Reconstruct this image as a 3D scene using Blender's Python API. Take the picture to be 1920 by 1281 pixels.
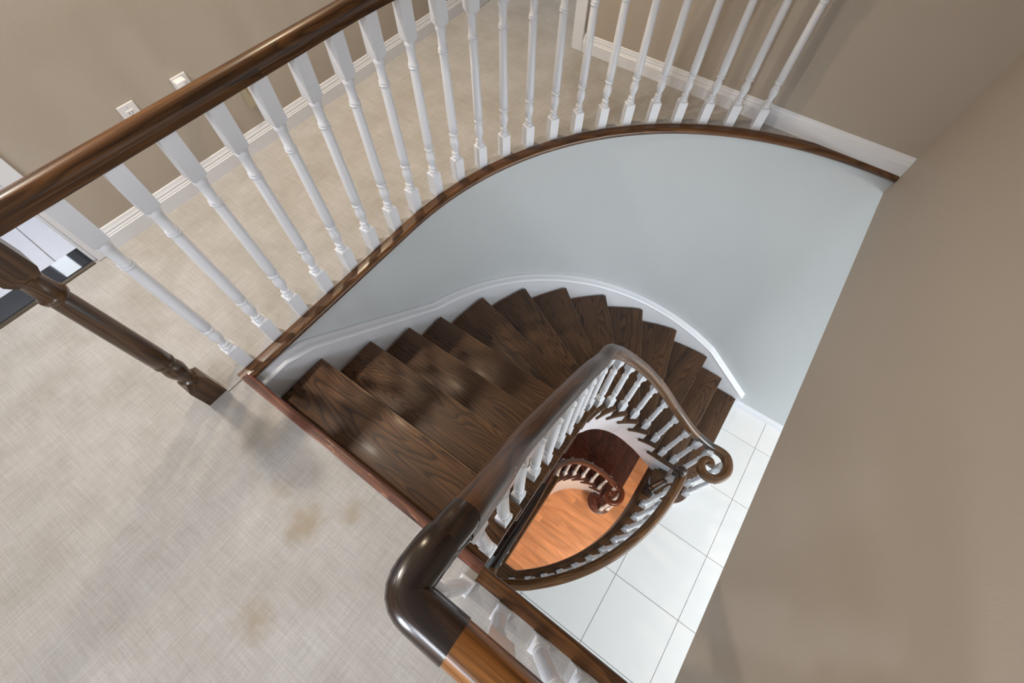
import bpy, bmesh, math, random
from mathutils import Vector, Matrix
random.seed(7)
for o in list(bpy.data.objects): bpy.data.objects.remove(o, do_unlink=True)
S = bpy.context.scene
COL = S.collection
PI = math.pi
R_ = math.radians

# ------------------------------------------------------------------ camera, world, lights, exposure
H = 1.6
cd = bpy.data.cameras.new('camera'); cam = bpy.data.objects.new('camera', cd); COL.objects.link(cam)
cd.sensor_width = 36.0; cd.lens = 819.85 / 1920 * 36.0; cd.clip_start = .02; cd.clip_end = 60
rt = Vector((.57847, -.81566, .00847)); up = Vector((.71799, .51408, .46926)); bk = Vector((-.38711, -.26537, .88302))
M = Matrix(((rt.x, up.x, bk.x, 0), (rt.y, up.y, bk.y, 0), (rt.z, up.z, bk.z, H), (0, 0, 0, 1)))
cam.matrix_world = M
S.camera = cam
S.view_settings.view_transform = 'Standard'; S.view_settings.look = 'None'
S.view_settings.gamma = 1; S.view_settings.use_curve_mapping = False
S.view_settings.exposure = 0.0
w = bpy.data.worlds.new('world'); S.world = w; w.use_nodes = True
w.node_tree.nodes['Background'].inputs[0].default_value = (.9, .95, 1, 1)
w.node_tree.nodes['Background'].inputs[1].default_value = .22

def area(name, loc, target, sx, sy, power, color):
    l = bpy.data.lights.new(name, 'AREA'); l.shape = 'RECTANGLE'; l.size = sx; l.size_y = sy; l.energy = power; l.color = color
    o = bpy.data.objects.new(name, l); COL.objects.link(o); o.location = loc
    o.rotation_euler = (Vector(target) - Vector(loc)).to_track_quat('-Z', 'Y').to_euler(); return o
def bulb(name, loc, rad, power, color):
    l = bpy.data.lights.new(name, 'POINT'); l.shadow_soft_size = rad; l.energy = power; l.color = color
    o = bpy.data.objects.new(name, l); COL.objects.link(o); o.location = loc; return o
WARM = (1, .86, .70); NEUT = (1, .95, .89); COOL = (.86, .93, 1)
area('hall_ceiling_light', (1.45, 1.98, 2.42), (1.45, 1.98, 0), .12, .12, 27, (1, .80, .57))
area('hall_ceiling_light', (-.15, 1.95, 2.42), (-.15, 1.95, 0), .08, .08, 33, (1, .91, .79))
area('landing_ceiling_light', (-2.3, .1, 2.40), (-2.3, .1, 0), .6, .6, 50, (.86, .91, 1))
bulb('flash_fill', (-.55, .18, 1.06), .03, 10.0, (.80, .88, 1))  # unseen point light added behind the camera as a flash for baluster shadows
area('foyer_window_light', (.9, -4.3, -1.5), (.9, -1.0, -2.2), 2.6, 2.0, 138, (.95, .98, 1))
area('bedroom_window_light', (4.4, 2.0, 1.5), (2.7, 1.8, .6), 1.2, 1.2, 14, COOL)
area('bathroom_window_light', (-.29, 4.36, 1.45), (-.29, 2.4, .9), .13, .62, 3.0, COOL)
area('bathroom_fill_light', (-1.0, 3.4, 2.42), (-1.0, 3.4, 0), .4, .4, 16, COOL)  # unseen light added to brighten the bathroom
area('basement_ceiling_light', (.5, -1.6, -3.25), (.5, -1.6, -5.4), 1.2, .8, 62, WARM)

# ------------------------------------------------------------------ helpers
def tag(o, label=None, cat=None, group=None, kind=None):
    if label: o['label'] = label
    if cat: o['category'] = cat
    if group: o['group'] = group
    if kind: o['kind'] = kind
    return o
def mesh(name, vs, fs, uv=None, smooth=False):
    me = bpy.data.meshes.new(name); me.from_pydata([tuple(v) for v in vs], [], fs)
    if uv:
        l = me.uv_layers.new(name='UVMap')
        for p in me.polygons:
            for li, co in zip(p.loop_indices, uv[p.index]): l.data[li].uv = co
    if smooth:
        for p in me.polygons: p.use_smooth = True
    me.update(); return me
def link(name, me, mat, parent=None, loc=None, rz=0.0):
    o = bpy.data.objects.new(name, me); COL.objects.link(o)
    if mat is not None and len(me.materials) == 0: me.materials.append(mat)
    if parent is not None: o.parent = parent
    if loc is not None: o.location = loc
    if rz: o.rotation_euler = (0, 0, rz)
    return o
def empty(name, loc, label=None, cat=None, group=None, kind=None):
    o = bpy.data.objects.new(name, None); COL.objects.link(o); o.location = loc; o.empty_display_size = .1
    return tag(o, label, cat, group, kind)
def fixn(me):
    bm = bmesh.new(); bm.from_mesh(me); bmesh.ops.recalc_face_normals(bm, faces=bm.faces); bm.to_mesh(me); bm.free(); return me
class MB:
    def __init__(s): s.v = []; s.f = []
    def add(s, vs, fs):
        n = len(s.v); s.v += [tuple(v) for v in vs]; s.f += [tuple(i + n for i in f) for f in fs]; return s
    def box(s, x0, x1, y0, y1, z0, z1):
        return s.add([(x0,y0,z0),(x1,y0,z0),(x1,y1,z0),(x0,y1,z0),(x0,y0,z1),(x1,y0,z1),(x1,y1,z1),(x0,y1,z1)],
              [(0,3,2,1),(4,5,6,7),(0,1,5,4),(1,2,6,5),(2,3,7,6),(3,0,4,7)])
    def prism(s, pts, z0, z1):
        n = len(pts)
        return s.add([(x,y,z0) for x,y in pts] + [(x,y,z1) for x,y in pts],
              [tuple(range(n))[::-1], tuple(range(n, 2*n))] + [(i,(i+1)%n,n+(i+1)%n,n+i) for i in range(n)])
    def lathe(s, prof, seg=16, cx=0, cy=0, caps=True, rot=0):
        n = len(prof); vs = []; fs = []
        for r, z in prof:
            for k in range(seg):
                a = 2*PI*k/seg + rot; vs.append((cx + r*math.cos(a), cy + r*math.sin(a), z))
        for i in range(n-1):
            for k in range(seg):
                k2 = (k+1) % seg; fs.append((i*seg+k, i*seg+k2, (i+1)*seg+k2, (i+1)*seg+k))
        if caps: fs += [tuple(range(seg))[::-1], tuple(range((n-1)*seg, n*seg))]
        return s.add(vs, fs)
    def me(s, name, smooth=False): return fixn(mesh(name, s.v, s.f, smooth=smooth))
def bevel(me, w, seg=2, angle=30):
    bm = bmesh.new(); bm.from_mesh(me)
    es = [e for e in bm.edges if len(e.link_faces) == 2 and e.calc_face_angle(0) > R_(angle)]
    bmesh.ops.bevel(bm, geom=es, offset=w, segments=seg, affect='EDGES', profile=.5, clamp_overlap=True)
    bm.to_mesh(me); bm.free(); return me
def autosmooth(me, ang=40):
    me.polygons.foreach_set('use_smooth', [True]*len(me.polygons))
    me.set_sharp_from_angle(angle=R_(ang)); return me

def sweep_me(name, path, prof, caps=True, closed=True, plumb=False, smooth=True, ang=45, width=None):
    """profile (u to the right of travel, v up) carried along a 3-D path; UV = (length along path, length around profile)"""
    n = len(path); m = len(prof); vs = []; L = [0]
    for i in range(1, n): L.append(L[-1] + (path[i]-path[i-1]).length)
    per = [0]
    for j in range(m): per.append(per[-1] + math.dist(prof[j], prof[(j+1) % m]))
    for i in range(n):
        t = (path[min(i+1, n-1)] - path[max(i-1, 0)]).normalized()
        th = Vector((t.x, t.y, 0))
        if th.length < 1e-6: th = Vector((1, 0, 0))
        th.normalize(); side = Vector((th.y, -th.x, 0)); upv = Vector((0,0,1)) if plumb else side.cross(t).normalized()
        for (u, v) in prof: vs.append(path[i] + side*(u*(width(i/(n-1)) if width else 1)) + upv*v)
    fs = []; uv = []
    for i in range(n-1):
        for j in range(m if closed else m-1):
            j2 = (j+1) % m
            fs.append((i*m+j, i*m+j2, (i+1)*m+j2, (i+1)*m+j))
            uv.append([(L[i], per[j]), (L[i], per[j+1]), (L[i+1], per[j+1]), (L[i+1], per[j])])
    if caps and closed:
        fs.append(tuple(range(m))); uv.append([(L[0]+p[1], p[0]) for p in prof])
        fs.append(tuple(range((n-1)*m, n*m))[::-1]); uv.append([(L[-1]+p[1], p[0]) for p in prof][::-1])
    me = mesh(name, vs, fs, uv)
    bm = bmesh.new(); bm.from_mesh(me); bmesh.ops.recalc_face_normals(bm, faces=bm.faces); bm.to_mesh(me); bm.free()
    return autosmooth(me, ang) if smooth else me
def dense(pts, step=.02):
    """Catmull-Rom through 3-D points, resampled"""
    P = [Vector(p) for p in pts]; P = [P[0]*2 - P[1]] + P + [P[-1]*2 - P[-2]]; out = []
    for i in range(1, len(P)-2):
        p0, p1, p2, p3 = P[i-1], P[i], P[i+1], P[i+2]
        k = max(2, int((p2-p1).length/step))
        for q in range(k):
            t = q/k
            out.append(.5*((2*p1) + (p2-p0)*t + (2*p0-5*p1+4*p2-p3)*t*t + (3*p1-p0-3*p2+p3)*t**3))
    out.append(P[-2].copy()); return out

# ------------------------------------------------------------------ materials
MATS = {}
def newmat(name):
    m = bpy.data.materials.new(name); m.use_nodes = True; nt = m.node_tree
    return m, nt, nt.nodes['Principled BSDF'], nt.nodes, nt.links
def ramp(N, stops):
    r = N.new('ShaderNodeValToRGB'); e = r.color_ramp.elements
    e[0].position, e[0].color = stops[0][0], (*stops[0][1], 1)
    e[1].position, e[1].color = stops[1][0], (*stops[1][1], 1)
    for p, c in stops[2:]:
        k = e.new(p); k.color = (*c, 1)
    return r
def noise(N, L, vec, scale, detail=3, rough=.5, dist=0):
    n = N.new('ShaderNodeTexNoise'); n.inputs['Scale'].default_value = scale; n.inputs['Detail'].default_value = detail
    n.inputs['Roughness'].default_value = rough; n.inputs['Distortion'].default_value = dist
    if vec is not None: L.new(vec, n.inputs['Vector'])
    return n
def mapping(N, L, vec, scale=(1,1,1), rot=(0,0,0), loc=(0,0,0)):
    m = N.new('ShaderNodeMapping'); m.inputs['Scale'].default_value = scale; m.inputs['Rotation'].default_value = rot; m.inputs['Location'].default_value = loc
    L.new(vec, m.inputs['Vector']); return m.outputs[0]
def mixc(N, L, a, b, fac, mode='MIX'):
    m = N.new('ShaderNodeMix'); m.data_type = 'RGBA'; m.blend_type = mode
    for s, k in ((a, 6), (b, 7)):
        if isinstance(s, tuple): m.inputs[k].default_value = (*s, 1)
        else: L.new(s, m.inputs[k])
    if isinstance(fac, (int, float)): m.inputs[0].default_value = fac
    else: L.new(fac, m.inputs[0])
    return m.outputs[2]
def bumpn(N, L, B, h, strength, dist):
    b = N.new('ShaderNodeBump'); b.inputs['Strength'].default_value = strength; b.inputs['Distance'].default_value = dist
    L.new(h, b.inputs['Height']); L.new(b.outputs[0], B.inputs['Normal'])
def paint(name, col, rough=.55, var=.04, bump=.12, bscale=220):
    m, nt, B, N, L = newmat(name); tc = N.new('ShaderNodeTexCoord').outputs['Object']
    n = noise(N, L, tc, 1.6, 4, .6)
    c = mixc(N, L, tuple(x*(1-var) for x in col), tuple(min(1, x*(1+var)) for x in col), n.outputs[0])
    L.new(c, B.inputs['Base Color']); B.inputs['Roughness'].default_value = rough
    if bump:
        b = noise(N, L, tc, bscale, 2, .5); bumpn(N, L, B, b.outputs[0], bump, .002)
    return m
def wood(name, dark, mid, light, coord='Object', axis=0, rough=.3, coat=.35, grain=1.0, wear=None, rings=34.0, spec=.5, flat=.28, pore=.62):
    """oak: open-pored grain lines running along one axis (or along U of a swept rail), cathedral figure, tone drift"""
    m, nt, B, N, L = newmat(name)
    tcn = N.new('ShaderNodeTexCoord'); oi = N.new('ShaderNodeObjectInfo')
    vec = tcn.outputs['UV'] if coord == 'UV' else tcn.outputs['Object']
    sc = [1, 1, 1]
    if axis == 2: vec = mapping(N, L, vec, rot=(0, PI/2, 0))
    if axis == 1: vec = mapping(N, L, vec, rot=(0, 0, -PI/2))
    ad = N.new('ShaderNodeVectorMath'); ad.operation = 'MULTIPLY_ADD'
    ad.inputs[1].default_value = (1, 1, 1)
    cmb = N.new('ShaderNodeVectorMath'); cmb.operation = 'SCALE'; cmb.inputs[0].default_value = (3.1, 1.7, 2.3)
    L.new(oi.outputs['Random'], cmb.inputs['Scale']); L.new(vec, ad.inputs[0]); L.new(cmb.outputs[0], ad.inputs[2])
    v = ad.outputs[0]
    # growth rings cut at a shallow angle: rings about a slowly wandering axis along the board
    wob = noise(N, L, mapping(N, L, v, (1.1, 3.0, 3.0)), 1.0, 3, .55)
    add = N.new('ShaderNodeVectorMath'); add.operation = 'MULTIPLY_ADD'; add.inputs[1].default_value = (0, .14, .14)
    L.new(wob.outputs['Color'], add.inputs[0]); L.new(v, add.inputs[2])
    sn = N.new('ShaderNodeTexNoise'); sn.inputs['Scale'].default_value = 1.0; sn.inputs['Detail'].default_value = 1.0; sn.inputs['Roughness'].default_value = .4
    L.new(mapping(N, L, add.outputs[0], (.55, 4.6*grain, 4.6*grain)), sn.inputs['Vector'])
    rg = N.new('ShaderNodeMath'); rg.operation = 'MULTIPLY'; rg.inputs[1].default_value = rings; L.new(sn.outputs[0], rg.inputs[0])
    fr0 = N.new('ShaderNodeMath'); fr0.operation = 'FRACT'; L.new(rg.outputs[0], fr0.inputs[0])
    fine = noise(N, L, mapping(N, L, v, (4, 120*(grain if grain < 2 else 2.2), 120*(grain if grain < 2 else 2.2))), 1.0, 4, .7)
    broad = noise(N, L, mapping(N, L, v, (1.2, 6, 6)), 1.0, 3, .5)
    fig = ramp(N, [(0.0, dark), (.10, dark), (.30, mid), (.8, light), (1.0, mid)]); L.new(fr0.outputs[0], fig.inputs[0])
    c = mixc(N, L, fig.outputs[0], mid, flat)
    fr = ramp(N, [(.38, (.22, .22, .22)), (.56, (1.08, 1.08, 1.08))]); L.new(fine.outputs[0], fr.inputs[0])
    c = mixc(N, L, c, fr.outputs[0], pore, 'MULTIPLY')
    br = ramp(N, [(.3, (.62, .62, .62)), (.7, (1.25, 1.2, 1.15))]); L.new(broad.outputs[0], br.inputs[0])
    c = mixc(N, L, c, br.outputs[0], .9, 'MULTIPLY')
    if wear:
        wn = noise(N, L, mapping(N, L, v, (9, 60, 60)), 1.0, 4, .65); wr = ramp(N, [(.60, (0,0,0)), (.70, (1,1,1))]); L.new(wn.outputs[0], wr.inputs[0])
        c = mixc(N, L, c, wear, wr.outputs[0])
    L.new(c, B.inputs['Base Color'])
    B.inputs['Roughness'].default_value = rough; B.inputs['Specular IOR Level'].default_value = spec; B.inputs['Coat Weight'].default_value = coat; B.inputs['Coat Roughness'].default_value = .18
    bumpn(N, L, B, fine.outputs[0], .18, .0015)
    return m
def carpet():
    m, nt, B, N, L = newmat('carpet'); tc = N.new('ShaderNodeTexCoord').outputs['Object']
    a = noise(N, L, mapping(N, L, tc, (7, 150, 1)), 1.0, 4, .65); b = noise(N, L, mapping(N, L, tc, (150, 7, 1)), 1.0, 4, .65)
    mx = N.new('ShaderNodeMath'); mx.operation = 'ADD'; L.new(a.outputs[0], mx.inputs[0]); L.new(b.outputs[0], mx.inputs[1])
    r = ramp(N, [(.32, (.455, .435, .415)), (.66, (.63, .612, .592))])
    hf = N.new('ShaderNodeMath'); hf.operation = 'MULTIPLY'; hf.inputs[1].default_value = .5; L.new(mx.outputs[0], hf.inputs[0]); L.new(hf.outputs[0], r.inputs[0])
    bl = noise(N, L, tc, 4.5, 4, .6); br = ramp(N, [(.30, (.80, .78, .74)), (.68, (1.08, 1.08, 1.09))]); L.new(bl.outputs[0], br.inputs[0])
    c = mixc(N, L, r.outputs[0], br.outputs[0], .8, 'MULTIPLY')
    fz = noise(N, L, tc, 330, 2, .6); frr = ramp(N, [(.3, (.72, .72, .72)), (.65, (1.1, 1.1, 1.1))]); L.new(fz.outputs[0], frr.inputs[0])
    c = mixc(N, L, c, frr.outputs[0], .5, 'MULTIPLY')
    # coffee-coloured spots, plus the newel's shadow painted into the carpet colour
    for (sx, sy, rr, st) in STAINS_AND_SHADOW:
        d = N.new('ShaderNodeVectorMath'); d.operation = 'DISTANCE'; d.inputs[1].default_value = (sx, sy, 0)
        wn = noise(N, L, tc, 22, 3, .6); wa = N.new('ShaderNodeVectorMath'); wa.operation = 'MULTIPLY_ADD'; wa.inputs[1].default_value = (.10, .10, 0)
        L.new(wn.outputs['Color'], wa.inputs[0]); L.new(tc, wa.inputs[2])
        of = N.new('ShaderNodeVectorMath'); of.operation = 'SUBTRACT'; of.inputs[1].default_value = (.05, .05, 0); L.new(wa.outputs[0], of.inputs[0]); L.new(of.outputs[0], d.inputs[0])
        sr = ramp(N, [(rr*.25, (st, st, st)), (rr, (0, 0, 0))]); L.new(d.outputs['Value'], sr.inputs[0])
        c = mixc(N, L, c, (.36, .27, .16), sr.outputs[0])
    L.new(c, B.inputs['Base Color']); B.inputs['Roughness'].default_value = .95; B.inputs['Specular IOR Level'].default_value = .1
    B.inputs['Sheen Weight'].default_value = .15
    hh = noise(N, L, tc, 420, 3, .7); bumpn(N, L, B, hh.outputs[0], .8, .006)
    return m
def stone(name, c0, c1, rough, scale=3.0, spec=.5):
    m, nt, B, N, L = newmat(name); tc = N.new('ShaderNodeTexCoord').outputs['Object']
    n = noise(N, L, tc, scale, 5, .6, 1.2); c = mixc(N, L, c0, c1, n.outputs[0]); L.new(c, B.inputs['Base Color'])
    B.inputs['Roughness'].default_value = rough; B.inputs['Specular IOR Level'].default_value = spec; return m
def plain(name, col, rough=.5, metal=0):
    m, nt, B, N, L = newmat(name); B.inputs['Base Color'].default_value = (*col, 1); B.inputs['Roughness'].default_value = rough; B.inputs['Metallic'].default_value = metal
    return m
STAINS_AND_SHADOW = [(-.28, .65, .085, .62), (-.16, .54, .05, .5), (-.55, .56, .07, .5), (-.13, 1.03, .14, .35), (-.25, .80, .05, .25)]  # the widest, at the newel's foot, is its shadow painted in
M_CARPET = carpet()
M_BEIGE = paint('beige_wall_paint', (.43, .375, .315), .6)
M_PALE = paint('pale_grey_wall_paint', (.515, .548, .565), .55, .02)
M_WHITE = paint('white_gloss_paint', (.755, .78, .83), .32, .015, .05, 90)
M_CEIL = paint('white_ceiling_paint', (.82, .82, .80), .8)
M_TREAD = wood('dark_oak_tread', (.016, .0062, .0022), (.090, .040, .0145), (.15, .072, .029), 'Object', 0, .5, .05, 1.25, spec=.4, rings=46.0, flat=.34)
M_TREADB = wood('oak_tread_orange_bounce', (.030, .007, .004), (.085, .022, .013), (.15, .045, .028), 'Object', 0, .34, .3)  # basement oak, orange floor bounce painted into the colour as extra red
M_RAIL = wood('dark_oak_rail', (.020, .009, .0035), (.080, .034, .011), (.17, .076, .024), 'UV', 0, .34, .12, 4.0, rings=9.0, spec=.3, flat=.55)
M_RAILM = wood('medium_oak_rail', (.030, .012, .0035), (.125, .054, .015), (.25, .115, .034), 'UV', 0, .3, .2, 4.0, rings=9.0, spec=.35, flat=.5)
M_RAILO = wood('honey_oak_rail', (.045, .016, .004), (.18, .072, .017), (.33, .15, .042), 'UV', 0, .28, .25, 3.0, rings=9.0, spec=.35, flat=.55)
M_RAILD = wood('espresso_oak_rail', (.012, .006, .0045), (.026, .013, .009), (.05, .028, .018), 'UV', 0, .22, .4, 4.0, rings=8.0, spec=.4)
M_RAILB = wood('oak_rail_orange_bounce', (.040, .009, .004), (.10, .026, .014), (.20, .06, .03), 'UV', 0, .3, .2, 4.0, rings=8.0, spec=.35, flat=.55)  # redness is orange bounce light painted into the basement rail
M_NOSE = wood('dark_oak_nosing', (.024, .010, .0035), (.11, .045, .014), (.25, .112, .036), 'UV', 0, .32, .2, 4.0, rings=10.0, spec=.4, flat=.55)
M_NOSER = wood('worn_red_oak_nosing', (.05, .014, .007), (.14, .042, .022), (.22, .078, .042), 'UV', 0, .5, .1, 4.0, wear=(.42, .22, .13), rings=9.0)
M_NEWELD = wood('espresso_oak_newel', (.010, .006, .004), (.035, .018, .009), (.07, .038, .02), 'Object', 2, .25, .4, 3.0, rings=9.0, spec=.4, flat=.6)
M_WORN = wood('worn_oak_edge', (.06, .03, .012), (.15, .085, .04), (.26, .16, .08), 'Object', 0, .4, .1)
M_NEWEL = wood('dark_oak_newel', (.020, .009, .004), (.075, .036, .014), (.18, .092, .036), 'Object', 2, .28, .35, 3.0, rings=9.0, spec=.4, flat=.55)
M_TILE = stone('white_porcelain', (.80, .80, .79), (.86, .86, .855), .22, 2.2)
M_GROUT = plain('grey_grout', (.30, .30, .30), .9)
M_LAM = wood('orange_laminate', (.50, .21, .095), (.62, .285, .135), (.68, .33, .165), 'Object', 1, .4, .05, .35, rings=7.0, pore=.12, flat=.5)
M_BATH = stone('blue_grey_bath_tile', (.50, .52, .60), (.62, .64, .72), .3, 30)
M_BLACK = stone('black_polished_stone', (.010, .010, .012), (.028, .028, .034), .035, 90, .5)
M_PLATE = plain('white_plastic', (.75, .74, .76), .35)
M_CREAM = plain('cream_plastic', (.42, .37, .26), .4)
M_SLOT = plain('black_slot', (.008, .008, .008), .6)
M_GREYP = plain('grey_plastic', (.45, .46, .47), .4)
M_STEEL = plain('steel_screw', (.45, .45, .46), .35, 1)

# ------------------------------------------------------------------ plan of the stair hall
Z1 = -2.806; Z2 = -5.411; RI = .20043
CO = Vector((.935, -.5))                     # centre of the outer curve (wall, skirt, tread ends)
YL = 2.262; XB = 2.694; YR = -.606           # left wall, back wall, right wall
RW = 1.757                                   # face of the curved wall
def arc(c, r, a0, a1, n): return [(c[0] + r*math.cos(R_(a0 + (a1-a0)*i/n)), c[1] + r*math.sin(R_(a0 + (a1-a0)*i/n))) for i in range(n+1)]
def plan(r, x0, y1, n=44, c=CO):
    """outer path at radius r: straight from x0, quarter turn, straight on to y1"""
    return [(x0, c[1]+r)] + [(x0 + (c[0]-x0)*i/8, c[1]+r) for i in range(1, 8)] + arc(c, r, 90, 0, n) + [(c[0]+r, c[1] + (y1-c[1])*i/8) for i in range(1, 9)]

# ---- upper floor (carpet)
RBK = 1.777                                  # back edge of the nosing = edge of the carpet
vs, fs = [], []
def gy(x): return CO.y + RBK if x < CO.x else CO.y + math.sqrt(max(0, RBK**2 - (x-CO.x)**2))
mb = MB()
mb.box(-3.0, -.055, YR, YL, -.02, 0)
xs = [-.055 + (CO.x+.055)*i/6 for i in range(7)] + [CO.x + (XB-CO.x)*math.sin(PI/2*i/40) for i in range(1, 41)]
for i in range(len(xs)-1):
    a, b = xs[i], xs[i+1]; mb.prism([(a, gy(a)), (b, gy(b)), (b, YL), (a, YL)], -.02, 0)
mb.box(XB, 5.2, .4, 3.6, -.02, 0)
fl = link('floor', mb.me('floor'), M_CARPET); tag(fl, 'beige woven carpet of the upper hall, landing and bedroom doorway', 'floor', kind='structure')
# slab under the carpet
mb = MB(); mb.box(-3.0, -.06, YR, YL, -.26, -.021)
xs2 = [-.06] + xs[1:]
for i in range(len(xs2)-1):
    a, b = xs2[i], xs2[i+1]; mb.prism([(a, gy(a)+.004), (b, gy(b)+.004), (b, YL+.1), (a, YL+.1)], -.26, -.021)
sl = link('ceiling', mb.me('ceiling'), M_CEIL); tag(sl, 'white ceiling of the lower hall beneath the upper floor', 'ceiling', kind='structure')
link('seam', MB().box(-.120, -.056, 1.2455, 1.249, 0, .001).me('seam'), plain('seam_brown', (.10, .08, .06), .9), fl)  # dark brown joint at the carpet edge
cl = link('ceiling', MB().box(-3.2, 5.3, -.8, 4.7, 2.5, 2.6).me('ceiling'), M_CEIL); tag(cl, 'white ceiling above the upper hall', 'ceiling', kind='structure')
cl = link('ceiling', MB().box(-3.2, XB+.2, -4.6, YR-.13, -.12, -.05).me('ceiling'), M_CEIL); tag(cl, 'white ceiling of the foyer beyond the beige wall', 'ceiling', kind='structure')

# ---- walls
DX0, DX1 = -.85, -.053                       # bathroom doorway in the left wall
mb = MB(); mb.box(DX1, XB+.12, YL, YL+.12, 0, 2.5); mb.box(-3.0, DX0, YL, YL+.12, 0, 2.5); mb.box(DX0, DX1, YL, YL+.12, 2.05, 2.5)
tag(link('wall_left', mb.me('wall_left'), M_BEIGE), 'beige hall wall behind the gallery railing with outlets', 'wall', kind='structure')
DY0, DY1 = 1.41, 2.20                        # bedroom doorway in the back wall
mb = MB(); mb.box(XB, XB+.12, YR-.12, DY0, -.02, 2.5); mb.box(XB, XB+.12, DY1, YL, 0, 2.5); mb.box(XB, XB+.12, DY0, DY1, 2.05, 2.5)
tag(link('wall_back', mb.me('wall_back'), M_BEIGE), 'shaded beige end wall behind the curved gallery railing', 'wall', kind='structure')
tag(link('wall_right', MB().box(-3.0, XB, YR-.12, YR, -.12, 2.5).me('wall_right'), M_BEIGE), 'large beige wall along the right of the stairwell', 'wall', kind='structure')
tag(link('wall_front', MB().box(-3.12, -3.0, YR-.12, YL+.12, -.02, 2.5).me('wall_front'), M_BEIGE), 'beige wall at the near end of the landing', 'wall', kind='structure')
mb = MB(); mb.box(5.2, 5.3, .3, 3.7, 0, 2.5); mb.box(XB+.12, 5.3, .3, .4, 0, 2.5); mb.box(XB+.12, 5.3, 3.6, 3.7, 0, 2.5)
tag(link('wall_bedroom', mb.me('wall_bedroom'), M_BEIGE), 'beige bedroom walls beyond the far doorway', 'wall', kind='structure')
mb = MB(); mb.box(-1.8, .7, 4.4, 4.5, 0, 2.5); mb.box(-1.9, -1.8, YL, 4.5, 0, 2.5); mb.box(.7, .8, YL+.12, 4.5, 0, 2.5)
tag(link('wall_bathroom', mb.me('wall_bathroom'), M_WHITE), 'white bathroom walls beyond the left doorway', 'wall', kind='structure')
# curved stairwell wall
def ribbon(name, pts, z0, z1, mat, thick, label, cat='wall'):
    P = [Vector((x, y, 0)) for x, y in pts]
    return sweep_me(name, P, [(0, z0), (-thick, z0), (-thick, z1), (0, z1)], plumb=True, ang=30)
tag(link('wall_curved', ribbon('wall_curved', plan(RW, -.9, -4.5), Z2, -.021, None, .07, ''), M_PALE), 'pale grey curved wall wrapping around the staircase', 'wall', kind='structure')
mb = MB(); mb.box(-3.0, XB, -4.6, -4.5, Z1-.3, -.1); mb.box(-3.1, -3.0, -4.6, 1.4, Z1-.3, -.1); mb.box(-3.0, -.85, 1.27, 1.37, Z1-.3, -.1)
tag(link('wall_foyer', mb.me('wall_foyer'), M_PALE), 'pale foyer walls of the lower hall', 'wall', kind='structure')
mb = MB(); mb.box(-1.2, XB, -2.9, -2.8, Z2, Z1-.26); mb.box(-1.3, -1.2, -2.9, 1.4, Z2, Z1-.26)
tag(link('wall_basement', mb.me('wall_basement'), M_CEIL), 'white basement walls around the lowest floor', 'wall', kind='structure')

# ---- nosings
NOSE = [(-.025, .003), (.012, .003), (.021, -.001), (.025, -.010), (.025, -.022), (.020, -.030), (.012, -.034), (-.025, -.034)]
P = [Vector((x, y, 0)) for x, y in plan(1.752, -.055, -.60)]
tag(link('trim_1', sweep_me('trim_1', P, NOSE, plumb=True), M_NOSE), 'dark oak nosing along the curved gallery edge', 'nosing', kind='structure')
P = [Vector((-.038, 1.252 - (1.252-.075)*i/20, 0)) for i in range(21)]
N2 = [(.018*-1, .004), (.008, .004), (.015, 0), (.018, -.010), (.018, -.022), (.013, -.030), (-.018, -.034)]
P = P[::-1]
tag(link('trim_2', sweep_me('trim_2', P, N2, plumb=True), M_NOSER), 'worn reddish oak nosing at the top of the stairs', 'nosing', kind='structure')
P = [Vector((-.050, .075 - (.075-YR)*i/20, 0)) for i in range(21)][::-1]
tag(link('trim_3', sweep_me('trim_3', P, NOSE, plumb=True), M_NOSE), 'dark oak nosing below the near landing rail', 'nosing', kind='structure')

# ---- baseboards and casings
def base_prof(h, t=.016): return [(0, 0), (t, 0), (t, h*.60), (t-.003, h*.63), (t-.003, h*.68), (t-.006, h*.72), (t-.006, h*.80), (t-.009, h*.86), (t-.012, h*.98), (t-.014, h), (0, h)]
def baseboard(name, a, b, z, h, label):
    P = [Vector((*a, z)), Vector((*b, z))]
    tag(link(name, sweep_me(name, P, base_prof(h), plumb=True, smooth=False), M_WHITE), label, 'baseboard', kind='structure')
baseboard('baseboard_left', (.022, YL), (XB, YL), 0, .108, 'white moulded baseboard along the beige hall wall')
baseboard('baseboard_back', (XB, 1.34), (XB, YR), 0, .105, 'white moulded baseboard under the shaded end wall')
baseboard('baseboard_lower', (XB, -1.03), (XB, -4.5), Z1, .11, 'white baseboard on the tiled foyer floor past the last step')
def door(name, label, x0, x1, wall, axis, depth, z1=2.05, cw=.072, ct=.02):
    """white jamb lining and casings round an opening"""
    e = empty(name, (0, 0, 0), label, 'doorway', kind='structure')
    def bx(u0, u1, v0, v1, z0, z1_, nm):
        b = MB()
        if axis == 'x': b.box(u0, u1, v0, v1, z0, z1_)
        else: b.box(v0, v1, u0, u1, z0, z1_)
        link(nm, bevel(b.me(nm), .003, 1), M_WHITE, e)
    w0, w1 = wall
    for s in (w0-ct, w1):
        bx(x0-cw, x0, s, s+ct, 0, z1+cw, 'casing'); bx(x1, x1+cw, s, s+ct, 0, z1+cw, 'casing'); bx(x0, x1, s, s+ct, z1, z1+cw, 'casing')
    bx(x0, x0+.015, w0, w1, 0, z1, 'jamb'); bx(x1-.015, x1, w0, w1, 0, z1, 'jamb'); bx(x0+.015, x1-.015, w0, w1, z1-.015, z1, 'jamb')
    return e
door('door_1', 'white cased doorway to the blue-grey tiled bathroom', DX0, DX1, (YL, YL+.12), 'x', .12)
door('door_2', 'white cased doorway to the carpeted bedroom', DY0, DY1, (XB, XB+.12), 'y', .12)
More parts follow.
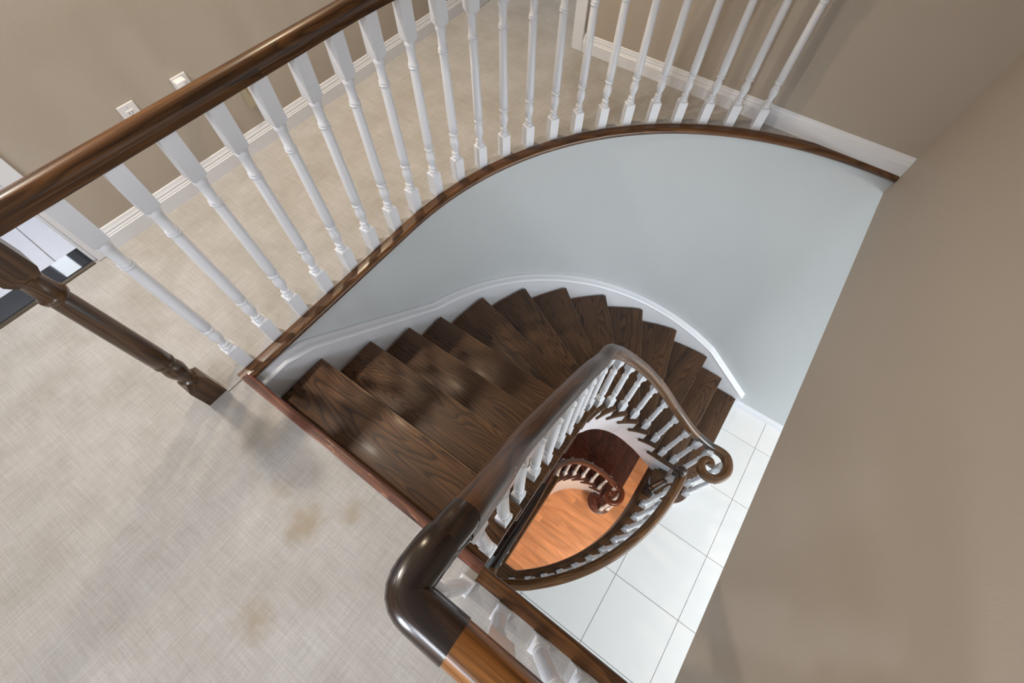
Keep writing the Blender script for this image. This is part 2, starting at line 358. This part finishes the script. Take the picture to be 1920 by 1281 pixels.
# bathroom threshold and floor
tag(link('threshold', bevel(MB().box(DX0+.015, DX1-.015, YL+.004, YL+.135, -.02, .006).me('threshold'), .003, 1), M_BLACK), 'polished black stone threshold in the bathroom doorway', 'threshold')
tag(link('transition_strip', bevel(MB().box(DX0+.015, DX1-.015, YL-.018, YL+.003, -.015, .005).me('transition_strip'), .002, 1), plain('bronze', (.10, .075, .05), .35, .8)), 'thin bronze strip between carpet and black threshold', 'strip')
bf = link('floor', MB().box(-1.8, .7, YL+.135, 4.4, -.03, -.006).me('floor'), M_GROUT); tag(bf, 'bathroom floor of large blue-grey tiles', 'floor', kind='structure')
for i in range(6):
    for j in range(5):
        x0 = -1.79 + i*.405; y0 = YL+.137 + j*.42
        if x0 > .6: continue
        link('tile', bevel(MB().box(x0+.002, min(.69, x0+.403), y0+.002, min(4.4, y0+.418), -.012, 0).me('tile'), .0015, 1), M_BATH, bf)
wn = empty('window_1', (-.29, 4.4, 1.45), 'narrow bathroom window opposite the doorway', 'window', kind='structure')
mb = MB(); mb.box(-.13, .13, -.05, 0, -.39, -.33); mb.box(-.13, .13, -.05, 0, .33, .39); mb.box(-.13, -.075, -.05, 0, -.33, .33); mb.box(.075, .13, -.05, 0, -.33, .33)
link('window_frame', mb.me('window_frame'), M_WHITE, wn)

# ------------------------------------------------------------------ lower hall: tiles round the stair opening
CG = (1.25, .885); RG = 1.515                # centre and radius of the opening's curved edge
def oy(x, r): 
    if x >= CG[0]: return CG[1]-r
    return CG[1] - math.sqrt(max(0, r*r - (x-CG[0])**2))
RT = 1.625                                   # tiles stop here
mb = MB()
xx = [-.12 + (XB+.12)*i/60 for i in range(61)]
for i in range(60):
    a, b = xx[i], xx[i+1]; mb.prism([(a, -4.5), (b, -4.5), (b, min(.1, oy(b, RG+.004))), (a, min(.1, oy(a, RG+.004)))], Z1-.26, Z1-.012)
mb.box(-3.0, -.12, -4.5, 1.27, Z1-.26, Z1-.012); mb.box(-.12, .045, -.1, .2, Z1-.26, Z1-.012)
f1 = link('floor', mb.me('floor'), M_GROUT); tag(f1, 'lower hall floor of large glossy white square tiles', 'floor', kind='structure')
TS = .6045; GX = -.05; GYY = -.787
for i in range(-4, 6):
    for j in range(-6, 4):
        x0, x1 = GX + TS*i + .0022, GX + TS*(i+1) - .0022; y0, y1 = GYY + TS*j + .0022, GYY + TS*(j+1) - .0022
        x0 = max(x0, -2.99); x1 = min(x1, XB-.002); y0 = max(y0, -4.49)
        if x1 - x0 < .02 or y1 - y0 < .02: continue
        if x1 <= -.12:
            y1 = min(y1, 1.26)
            if y1-y0 < .02: continue
            pts = [(x0, y0), (x1, y0), (x1, y1), (x0, y1)]
        else:
            xa = x0 if x0 > -.12 else x0
            q = [x0 + (x1-x0)*t/12 for t in range(13)]
            top = [(x, min(y1, oy(x, RT) if x > -.36 else y1)) for x in q]
            if max(t[1] for t in top) - y0 < .01: continue
            top = [(x, y) for x, y in top if y > y0 + .001]
            if len(top) < 2: continue
            if top[-1][0] < -.3: top = top
            if all(abs(y-y1) < 1e-6 for _, y in top): pts = [(x0, y0), (x1, y0), (x1, y1), (x0, y1)]
            else: pts = [(top[0][0], y0), (top[-1][0], y0)] + top[::-1]
        link('tile', MB().prism(pts, Z1-.012, Z1).me('tile'), M_TILE, f1)
# dark oak border of the opening
bp = [(CG[0] + RG*math.cos(R_(a)), CG[1] + RG*math.sin(R_(a))) for a in [-143 + 53*i/40 for i in range(41)]]
P = [Vector((x, y, Z1)) for x, y in ([(.048, .11), (.049, .06), (.049, .0), (.051, -.03), (.060, -.053)] + [q for q in bp if q[0] > .085] + [(1.3 + .1*i, CG[1]-RG) for i in range(8)])]
tag(link('trim_4', sweep_me('trim_4', P, [(-.012, -.02), (-.008, .010), (0, .014), (.108, .014), (.112, .010), (.112, -.02), (.01, -.03), (.004, -.24), (-.006, -.24)], plumb=True), M_NOSE), 'dark oak border along the curved edge of the floor opening', 'trim', kind='structure')
P = [Vector((.05 + .92*i/10, .073, Z1)) for i in range(11)]
tag(link('trim_5', sweep_me('trim_5', P, [(.006, -.24), (.006, -.02), (0, .004), (-.020, .004), (-.022, -.002), (-.026, -.002), (-.028, .004), (-.052, .004), (-.052, -.24)], plumb=True), M_NOSE), 'dark oak curb along the straight side of the floor opening', 'trim', kind='structure')

# basement floor
f2 = link('floor', MB().box(-1.2, XB+.1, -2.8, 1.4, Z2-.08, Z2-.012).me('floor'), plain('dark_underlay', (.08, .035, .015), .8)); tag(f2, 'basement floor of orange laminate planks', 'floor', kind='structure')
PW = .125
for i in range(int(3.8/PW)):
    x0 = -1.19 + PW*i; y = -2.79 - random.random()*.8
    while y < 1.3:
        y2 = y + 1.1
        a, b = max(y, -2.79), min(y2, 1.35)
        if b - a > .03: link('plank', MB().box(-PW/2+.0008, PW/2-.0008, a-(a+b)/2+.0008, b-(a+b)/2-.0008, -.012, 0).me('plank'), M_LAM, f2, loc=(x0+PW/2, (a+b)/2, Z2))
        y = y2

# ------------------------------------------------------------------ stairs
TH = [None]*16
X0 = -.022
def nose_x(k): return .217 + .24*(k-1)
def staircase(label, zt, nt, ci, rret, rstr, mat, matr, name):
    """nt treads below zt: four straight, seven winders, then straight again; open inner stringer and skirt board along the wall"""
    root = empty(name, (0, 0, zt), label, 'staircase')
    xi = ci[0] + rret; yi = ci[1] + rret
    def edge(k):
        """nosing line of tread k: (inner point, outer point)"""
        if k <= 0: return Vector((X0-.01, yi)), Vector((X0-.01, 1.20))
        if k <= 4: return Vector((nose_x(k), yi)), Vector((nose_x(k), 1.20))
        if k <= 11:
            a = R_(90 - (k-4)*90/7); d = Vector((math.cos(a), math.sin(a)))
            # inner end: where the radial line from CO meets the inner curve
            rel = CO - Vector(ci); b = rel.dot(d); t = -b + math.sqrt(max(0, b*b - rel.length_squared + rret*rret))
            return CO + d*t, CO + d*1.70
        y = -.5 - .2415*(k-11)
        return Vector((xi, y)), Vector((CO.x+1.70, y))
    for k in range(1, nt+1):
        i1, o1 = edge(k); i0, o0 = edge(k-1)
        d0 = (o0-i0).normalized(); back = Vector((d0.y, -d0.x))
        if back.dot(o1-o0) > 0: back = -back
        i0b, o0b = i0 + back*.034, o0 + back*.034
        pts = [i1, o1]
        def arcpts(c, r, p, q, n):
            a0 = math.atan2(p.y-c[1], p.x-c[0]); a1 = math.atan2(q.y-c[1], q.x-c[0])
            return [Vector((c[0]+r*math.cos(a0+(a1-a0)*t/n), c[1]+r*math.sin(a0+(a1-a0)*t/n))) for t in range(1, n)]
        if 5 <= k <= 11:
            pts = [i1, o1] + arcpts(CO, 1.70, o1, o0b, 7) + [o0b, i0b] + arcpts(ci, rret, i0b, i1, 5)
        elif k == nt:
            cx, cy, r = xi - .055, i1.y + .182, .182
            pts = [i1, o1, o0b, Vector((xi, o0b.y))] + [Vector((cx + r*math.cos(R_(a)), cy + r*math.sin(R_(a)))) for a in range(78, 271, 12)]
        else: pts = [i1, o1, o0b, i0b]
        mid = (i1+o1+i0+o0)/4; ang = math.atan2((o1-i1).y, (o1-i1).x)
        rot = Matrix.Rotation(-ang, 2)
        lp = [rot @ (p-mid) for p in pts]
        me = MB().prism([(p.x, p.y) for p in lp], -.042, 0).me('tread'); bevel(me, .005, 2, 40); autosmooth(me, 35); me.materials.append(mat); me.materials.append(M_WORN if zt == 0 else mat)
        fd = rot @ (i1+o1-i0-o0).normalized()
        for p in me.polygons: p.material_index = 1 if (.25 < p.normal.z < .97 and p.normal.x*fd.x + p.normal.y*fd.y > .2) else 0
        link('tread', me, mat, root, loc=(mid.x, mid.y, -RI*k), rz=ang)
        # riser above this tread (closes the gap up to the tread or floor above)
        ii, oo = i0 + back*.026 + d0*.034, o0 + back*.026; tk = back*.016
        z1 = -RI*(k-1) - (.042 if k > 1 else .035)
        link('riser', MB().prism([(p.x, p.y) for p in (ii, oo, oo+tk, ii+tk)], -RI*k, z1).me('riser'), matr, root)
    # last riser, wrapped round the bullnose end
    i1, o1 = edge(nt); cx, cy, r = xi - .055, i1.y + .182, .157
    pth = [Vector((o1.x, i1.y+.025, 0))] + [Vector((cx + r*math.cos(R_(a)), cy + r*math.sin(R_(a)), 0)) for a in range(270, 77, -12)] + [Vector((xi+.03, cy+r+.0, 0))]
    zf = -RI*(nt+1)
    link('riser', sweep_me('riser', pth, [(0, zf), (.015, zf), (.015, -RI*nt-.042), (0, -RI*nt-.042)], plumb=True), M_WHITE, root)
    # inner stringer: white board, stepped on top, smooth below
    m = MB(); seg = []
    for k in range(1, nt+1):
        i0, _ = edge(k-1); i1, _ = edge(k)
        n = 1 if (k <= 4 or k > 11) else 4
        for q in range(n): seg.append((k, q/n, (q+1)/n, i0, i1))
    def zl(kk):                               # smooth lower edge
        d = .36 if kk < 3 else .36 + .20*min(1, (kk-3)/2)
        if kk > 9.5: d -= .08*min(1, (kk-9.5)/2)
        return max(zf - (.26 if zt == 0 else 0), -RI*kk - d)
    for k, t0, t1, i0, i1 in seg:
        def pt(t, r):
            if 5 <= k <= 11:
                a0 = math.atan2(i0.y-ci[1], i0.x-ci[0]); a1 = math.atan2(i1.y-ci[1], i1.x-ci[0]); a = a0 + (a1-a0)*t
                return (ci[0]+r*math.cos(a), ci[1]+r*math.sin(a))
            if k <= 4: return (i0.x + (i1.x-i0.x)*t, ci[1]+r)
            return (ci[0]+r, i0.y + (i1.y-i0.y)*t)
        a, b, c, d = pt(t0, rstr), pt(t1, rstr), pt(t1, rstr+.03), pt(t0, rstr+.03)
        zt_ = -RI*k - .042; za, zb = zl(k-1+t0), zl(k-1+t1)
        if zt < -1: za = zb = Z2 - zt            # basement: closed wall down to the floor
        m.add([(*a, za), (*b, zb), (*c, zb), (*d, za), (*a, zt_), (*b, zt_), (*c, zt_), (*d, zt_)],
              [(0,3,2,1),(4,5,6,7),(0,1,5,4),(1,2,6,5),(2,3,7,6),(3,0,4,7)])
    link('stringer', m.me('stringer'), M_WHITE, root)
    # skirt board and cap along the wall
    pl = plan(1.727, -.02, -1.02 if nt > 12 else -.76, 56)
    P = []
    for x, y in pl:
        if x < CO.x: kk = 1 + (x-.217)/.24
        elif y > -.5: kk = 4 + (90 - math.degrees(math.atan2(y-CO.y, x-CO.x)))/(90/7)
        else: kk = 11 + (-.5-y)/.2415
        P.append(Vector((x, y, min(-.076, -RI*kk + .070))))
    link('skirt_board', sweep_me('skirt_board', P, [(.015, 0), (-.029, 0), (-.029, -.36), (.015, -.36)], plumb=True), M_WHITE, root)
    link('skirt_cap', sweep_me('skirt_cap', P, [(.020, 0), (.024, .008), (.020, .018), (.008, .024), (-.004, .024), (-.016, .034), (-.024, .038), (-.029, .038), (-.029, 0)], plumb=True), M_WHITE, root)
    return root
CI = (.955, -.505); CB = (.985, -.505)
staircase('curved dark oak staircase winding from the landing to the tiled hall', 0, 13, CI, .59, .606, M_TREAD, M_TREAD, 'staircase')
staircase('curved staircase painted with orange bounce light, seen down the well, descending to the basement', Z1, 12, CB, .63, .65, M_TREADB, M_TREADB, 'staircase')

# ------------------------------------------------------------------ railings
def rail_prof(w, h):
    q = [(-1, 0), (-1, .16), (-.86, .26), (-.86, .36), (-1, .49), (-.97, .70), (-.78, .87), (-.42, .97), (0, 1)]
    q = q + [(-u, v) for u, v in q[-2::-1]]
    return [(u*w/2, (v-1)*h) for u, v in q]              # origin on top of the rail
RAIL = rail_prof(.058, .060); RAILG = rail_prof(.052, .058); RAILL = rail_prof(.070, .062)
BAL = {}
def baluster_mesh(h, key=''):
    k = (round(h, 3), key)
    if k in BAL: return BAL[k]
    m = MB(); s = .0235
    def block(z0, z1, ch0, ch1):
        c = .011
        zz = []
        if ch0: zz.append((s-c, z0)); zz.append((s, z0+ch0))
        else: zz.append((s, z0))
        if ch1: zz.append((s, z1-ch1)); zz.append((s-c, z1))
        else: zz.append((s, z1))
        v = []; f = []
        for r, z in zz: v += [(-r,-r,z),(r,-r,z),(r,r,z),(-r,r,z)]
        n = len(zz)
        for i in range(n-1): f += [(i*4+j, i*4+(j+1)%4, i*4+4+(j+1)%4, i*4+4+j) for j in range(4)]
        f += [(3,2,1,0), tuple(range(4*n-4, 4*n))]
        m.add(v, f)
    tb = h*.815 if h > .8 else h - .155                 # underside of the top block
    block(0, .132, 0, .010); block(tb, h, .016, 0)
    ur = tb - .085                                       # upper ring
    lr = .255 if h > .7 else .235
    prof = [(.0150,.126),(.0195,.134),(.0200,.140),(.0140,.145),(.0140,.148),(.0185,.153),(.0190,.158),(.0130,.164),(.0130,.170),(.0185,.188),(.0215,.205),(.0210,.220),(.0150,lr-.012),(.0135,lr-.008),(.0205,lr-.003),(.0220,lr+.002),(.0205,lr+.007),(.0165,lr+.010),(.0200,lr+.014),
            (.0205,lr+.05),(.0175,ur-.014),(.0165,ur-.010),(.0205,ur-.006),(.0210,ur-.001),(.0180,ur+.002),(.0200,ur+.005),(.0200,ur+.010),(.0165,ur+.014),(.0165,ur+.05),(.0175,tb-.014),(.0205,tb-.008),(.0205,tb-.002),(.015,tb+.012)]
    m.lathe(prof, 14)
    me = m.me('baluster'); autosmooth(me, 42); me.materials.append(M_WHITE); BAL[k] = me; return me
def put_bal(parent, x, y, z, h, rz): return link('baluster', baluster_mesh(h), None, parent, loc=(x, y, z), rz=rz)
def rail_z(path, x, y):
    b = min(path, key=lambda p: (p.x-x)**2 + (p.y-y)**2); return b.z
def cut(path, s0, s1):
    out = []; L = 0
    for i, p in enumerate(path):
        if i: L += (p-path[i-1]).length
        if s0-1e-6 <= L <= s1+1e-6: out.append(p)
    return out
def length_to(path, test):
    L = 0
    for i, p in enumerate(path):
        if i: L += (p-path[i-1]).length
        if test(p): return L
    return L
def split_rail(root, path, cuts, mats, names, prof=None, widths=None):
    Ls = [0] + cuts + [1e9]
    # share the joint points so the pieces butt together
    acc = [0]
    for i in range(1, len(path)): acc.append(acc[-1] + (path[i]-path[i-1]).length)
    idx = [min(range(len(acc)), key=lambda i: abs(acc[i]-c)) for c in cuts]; idx = [0] + idx + [len(path)-1]
    for a, b, mt, nm in zip(idx[:-1], idx[1:], mats, names):
        if b > a: link(nm, sweep_me(nm, path[a:b+1], prof or RAIL, width=(widths or {}).get(nm)), mt, root)

# --- gallery railing
g = empty('gallery_railing', (-.158, 1.297, 0), 'white baluster railing with dark oak handrail curving along the upper gallery', 'railing')
def gp(s):                                               # arc length from x=0 along the baluster line
    if s < CO.x: return (s, CO.y+1.80, 0)
    a = PI/2 - (s-CO.x)/1.80; return (CO.x+1.80*math.cos(a), CO.y+1.80*math.sin(a), a-PI/2)
def rel(o, root): o.location = Vector(o.location) - root.location; return o
for i in range(22):
    x, y, a = gp(.005 + .1468*i)
    rel(put_bal(g, x, y, 0, .868, a), g)
P = [Vector((-.17 + (CO.x+.17)*i/20, CO.y+1.80, .917)) for i in range(20)] + [Vector((x, y, .917)) for x, y in arc(CO, 1.80, 90, 3, 50)] + [Vector((CO.x+1.765, -.5, .917))]
P = [p - g.location for p in P]
split_rail(g, P, [.80, 2.55], [M_RAIL, M_RAIL, M_RAIL], ['handrail', 'handrail', 'handrail'], RAILG)
def newel_mesh(h, s=.036, tb=.751):
    m = MB()
    m.box(-s, s, -s, s, 0, .118); 
    m.add([(-s,-s,.118),(s,-s,.118),(s,s,.118),(-s,s,.118),(-.6*s,-.6*s,.145),(.6*s,-.6*s,.145),(.6*s,.6*s,.145),(-.6*s,.6*s,.145)], [(0,1,5,4),(1,2,6,5),(2,3,7,6),(3,0,4,7),(4,5,6,7)])
    m.lathe([(.026,.125),(.032,.142),(.032,.150),(.025,.156),(.024,.165),(.031,.195),(.034,.220),(.031,.245),(.026,.258),(.033,.266),(.034,.275),(.030,.282),(.033,.290),(.033,.34),(.028,tb-.10),(.027,tb-.092),(.034,tb-.085),(.035,tb-.075),(.030,tb-.068),(.028,tb-.03),(.029,tb-.012),(.031,tb)], 20)
    m.add([(-.7*s,-.7*s,tb-.004),(.7*s,-.7*s,tb-.004),(.7*s,.7*s,tb-.004),(-.7*s,.7*s,tb-.004),(-s,-s,tb+.025),(s,-s,tb+.025),(s,s,tb+.025),(-s,s,tb+.025),(-s,-s,h),(s,-s,h),(s,s,h),(-s,s,h)],
          [(3,2,1,0),(0,1,5,4),(1,2,6,5),(2,3,7,6),(3,0,4,7),(4,5,9,8),(5,6,10,9),(6,7,11,10),(7,4,8,11),(8,9,10,11)])
    return autosmooth(m.me('newel_post'), 40)
nw = link('newel_post', newel_mesh(.99, .039), M_NEWEL, g, loc=(0, 0, 0))
cap = link('newel_cap', autosmooth(MB().lathe([(.02,.985),(.047,.99),(.047,1.005),(.03,1.012),(.022,1.02),(.036,1.045),(.040,1.065),(.034,1.085),(.018,1.098),(.002,1.10)], 20).me('newel_cap')), M_NEWEL, nw)

# --- landing rail, turn, descending stair rail and volute
st = empty('stair_railing', (-.10, .097, 0), 'dark oak handrail turning at the landing and descending to a volute, white balusters', 'railing')
ZT = .945
key = [(-.104, YR+.005, ZT), (-.104, -.40, ZT), (-.104, -.2, ZT), (-.104, -.06, ZT), (-.104, .02, ZT), (-.104, .060, ZT), (-.103, .083, ZT-.001), (-.096, .098, ZT-.003), (-.081, .105, ZT-.006), (-.058, .106, ZT-.010), (-.03, .106, ZT-.018), (.005, .105, .905), (.045, .106, .882), (.116, .115, .790), (.235, .134, .625), (.355, .137, .515), (.50, .137, .390), (.60, .137, .300), (.73, .137, .175), (.85, .137, .035)]
for th, z in ((88, -.085), (77.1, -.264), (69.2, -.399), (60, -.562), (43.2, -.853), (25.8, -1.149), (9.4, -1.419)):
    key.append((CI[0] + .642*math.cos(R_(th)), CI[1] + .642*math.sin(R_(th)), z))
key += [(1.600, -.576, -1.600), (1.615, -.70, -1.695), (1.630, -.78, -1.745)]
VOL = [(1.641, -.838, -1.765), (1.641, -.886, -1.772), (1.625, -.923, -1.774), (1.587, -.950, -1.774), (1.545, -.963, -1.774), (1.498, -.960, -1.774), (1.450, -.938, -1.774), (1.420, -.900, -1.774), (1.410, -.850, -1.774), (1.425, -.810, -1.774), (1.455, -.787, -1.774), (1.495, -.782, -1.774), (1.524, -.798, -1.774), (1.532, -.822, -1.774), (1.518, -.842, -1.774), (1.496, -.842, -1.774)]
PATH = dense(key + VOL, .012)
Lp = [p - st.location for p in PATH]
c1 = length_to(PATH, lambda p: p.y > .003 and p.x < -.05)
c2 = length_to(PATH, lambda p: p.x > -.012)
c3 = length_to(PATH, lambda p: p.x > .03)
c4 = length_to(PATH, lambda p: p.x > .84)
c5 = length_to(PATH, lambda p: p.z < -.25)
c6 = length_to(PATH, lambda p: p.z < -1.66)
c7 = length_to(PATH, lambda p: p.z < -1.752)
split_rail(st, Lp, [c1, c2, c3, c4, c5, c6, c7], [M_RAILO, M_RAILD, M_RAILD, M_RAIL, M_RAIL, M_RAILM, M_RAILD, M_RAILM],
           ['handrail', 'turn_fitting', 'easing_fitting', 'handrail', 'bend_fitting', 'handrail', 'easing_fitting', 'volute'], None, {'volute': lambda t: 1.0 + .22*min(1, t*5) - .35*max(0, t-.35)/.65, 'turn_fitting': lambda t: 1.06})
for i in range(6): rel(put_bal(st, -.100, .088 - .1325*i, 0, ZT-.058, 0), st)
def tread_of(x, y): 
    if x < CI[0] and y > -.3: 
        for k in range(1, 5):
            if x < nose_x(k): return k
    return None
def stair_bals(root, path, ci, rb, zt, nt, xs, straight_end, vol):
    out = []
    for k in range(1, 5):
        lo = nose_x(k-1) if k > 1 else X0
        for t in xs: xb = lo + (nose_x(k)-lo)*t; yb = min(path, key=lambda p: abs(p.x-xb) + (9 if p.y < .09 else 0)).y + (.003 if zt < -1 else 0); out.append((xb, yb, k, 0))
    for k in range(5, 12):
        a = R_(90 - (k-4.45)*90/7); out.append((ci[0]+rb*math.cos(a), ci[1]+rb*math.sin(a), k, a-PI/2))
    for k, y in straight_end: out.append((ci[0]+rb, y, k, 0))
    for x, y in vol: out.append((x, y, nt, 0))
    for x, y, k, a in out:
        z0 = zt - RI*k; z1 = rail_z(path, x, y) - .048
        if z1 - z0 > .3: rel(put_bal(root, x, y, z0, z1-z0, a), root)
stair_bals(st, PATH, CI, .644, 0, 13, (.20, .68), [(12, -.575), (12, -.690), (13, -.800)], [(1.556, -.925), (1.470, -.945)])

# --- guard round the floor opening, newel with ball, basement rail
gd = empty('guard_railing', (1.345, -.685, Z1), 'curved oak guard rail with white balusters around the floor opening', 'railing')
ZG = Z1 + .925
RGR = 1.607
gpth = [(CG[0]+RGR*math.cos(R_(a)), CG[1]+RGR*math.sin(R_(a)), ZG) for a in [-86.5 - 2*i for i in range(28)]]
gpth += [(-.078, .00, ZG), (-.090, .045, ZG), (-.076, .088, ZG-.004), (-.03, .106, ZG-.012)]
Pg = dense(gpth, .02)
link('handrail', sweep_me('handrail', [p-gd.location for p in Pg], RAILL), M_RAILM, gd)
for i in range(11):
    a = R_(-91.6 - 5.2*i)
    rel(put_bal(gd, CG[0]+1.585*math.cos(a), CG[1]+1.585*math.sin(a), Z1+.014, .855, a+PI/2), gd)
nw = link('newel_post', newel_mesh(.90, .041, .70), M_NEWELD, gd, loc=(0, 0, 0))
link('newel_ball', autosmooth(MB().lathe([(.020,.895),(.045,.90),(.046,.912),(.028,.920),(.022,.928),(.034,.940),(.043,.960),(.043,.974),(.034,.995),(.019,1.007),(.001,1.011)], 20).me('newel_ball')), M_NEWELD, nw)

bs = empty('stair_railing', (1.6, -.6, Z2), 'oak handrail painted with orange bounce light, with volute on the basement stairs, white balusters', 'railing')
key = [(-.03, .106, ZG-.012), (.05, .108, ZG-.05), (.185, .112, Z1+.80), (.30, .116, Z1+.695), (.46, .123, Z1+.54), (.65, .134, Z1+.36), (.84, .150, Z1+.17)]
for th, z in ((88, Z1+.02), (76.4, -3.00), (68.9, -3.13), (59.9, -3.29), (50.4, -3.46), (39.8, -3.645), (29.8, -3.83), (19.1, -4.0), (9.2, -4.14), (1.3, -4.225)):
    key.append((CB[0] + .665*math.cos(R_(th)), CB[1] + .665*math.sin(R_(th)), z))
ox, oyy = .028, .262; zv = Z2 + 1.04
key += [(1.660, -.52, -4.300)] + [(x+ox, y+oyy, zv) for x, y, z in VOL]
Pb = dense(key, .015)
lb = [p-bs.location for p in Pb]
cv = length_to(Pb, lambda p: p.z < zv+.004)
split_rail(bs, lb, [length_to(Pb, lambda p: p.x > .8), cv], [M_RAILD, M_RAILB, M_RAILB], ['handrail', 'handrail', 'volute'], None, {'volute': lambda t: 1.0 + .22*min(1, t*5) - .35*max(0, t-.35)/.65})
stair_bals(bs, Pb, CB, .682, Z1, 12, (.20, .68), [(12, -.585)], [(1.610, -.68), (1.525, -.70), (1.465, -.625)])

# ------------------------------------------------------------------ wall plates
def outlet(x0, z0, label, half=False):
    e = empty('wall_outlet', (x0, YL, z0), label, 'outlet')
    pl = MB().box(-.0355, .0355, -.006, 0, -.058, .058).me('cover_plate'); bevel(pl, .003, 2); link('cover_plate', pl, M_PLATE, e)
    for s in (-1, 1):
        r = MB().box(-.0165, .0165, -.0085, -.005, s*.0195-.0145, s*.0195+.0145).me('receptacle'); bevel(r, .002, 1); rc = link('receptacle', r, M_PLATE, e)
        link('slot', MB().box(-.0075, -.0052, -.0092, -.0080, s*.0195-.001, s*.0195+.0085).me('slot'), M_SLOT, rc)
        link('slot', MB().box(.0052, .0075, -.0092, -.0080, s*.0195-.0005, s*.0195+.0075).me('slot'), M_SLOT, rc)
        link('ground_hole', MB().lathe([(.0028, 0), (.0028, .0012)], 10).me('ground_hole'), M_SLOT, rc, loc=(0, -.0080, s*.0195-.0075)).rotation_euler = (PI/2, 0, 0)
    link('screw', MB().lathe([(.003, 0), (.003, .001)], 10).me('screw'), M_STEEL, e, loc=(0, -.006, .044)).rotation_euler = (PI/2, 0, 0)
    return e
outlet(.469, .410, 'white duplex wall outlet with nothing plugged in')
e = outlet(.714, .410, 'white wall outlet behind the plug-in device')
pd = empty('plug_in_device', (.706, YL-.006, .425), 'white plug-in device covering the upper half of a wall outlet', 'device')
b = MB().box(-.026, .022, -.034, 0, -.045, .036).me('housing'); bevel(b, .006, 3); link('housing', autosmooth(b), M_PLATE, pd)
for i in range(3): link('vent_slot', MB().box(.008+.0045*i, .0095+.0045*i, -.0348, -.033, -.036, .028).me('vent_slot'), M_GREYP, pd)
e = empty('phone_jack', (.968, YL, .250), 'cream phone jack box with looped wire low on the wall', 'jack')
b = MB().box(-.036, .036, -.012, 0, -.056, .056).me('box'); bevel(b, .004, 2); link('box', b, M_CREAM, e)
b = MB().box(-.026, .026, -.016, -.011, -.046, .046).me('cover'); bevel(b, .002, 1); link('cover', b, M_CREAM, e)
wp = dense([(-.012, -.018, .05), (-.014, -.024, .025), (-.002, -.024, .002), (.014, -.020, -.010), (.020, -.016, -.016)], .004)
link('wire', sweep_me('wire', wp, [(.0014*math.cos(a*PI/3), .0014*math.sin(a*PI/3)) for a in range(6)]), plain('copper_wire', (.22, .10, .05), .5), e)
link('socket', MB().box(.016, .026, -.0172, -.0155, -.022, -.012).me('socket'), M_SLOT, e)
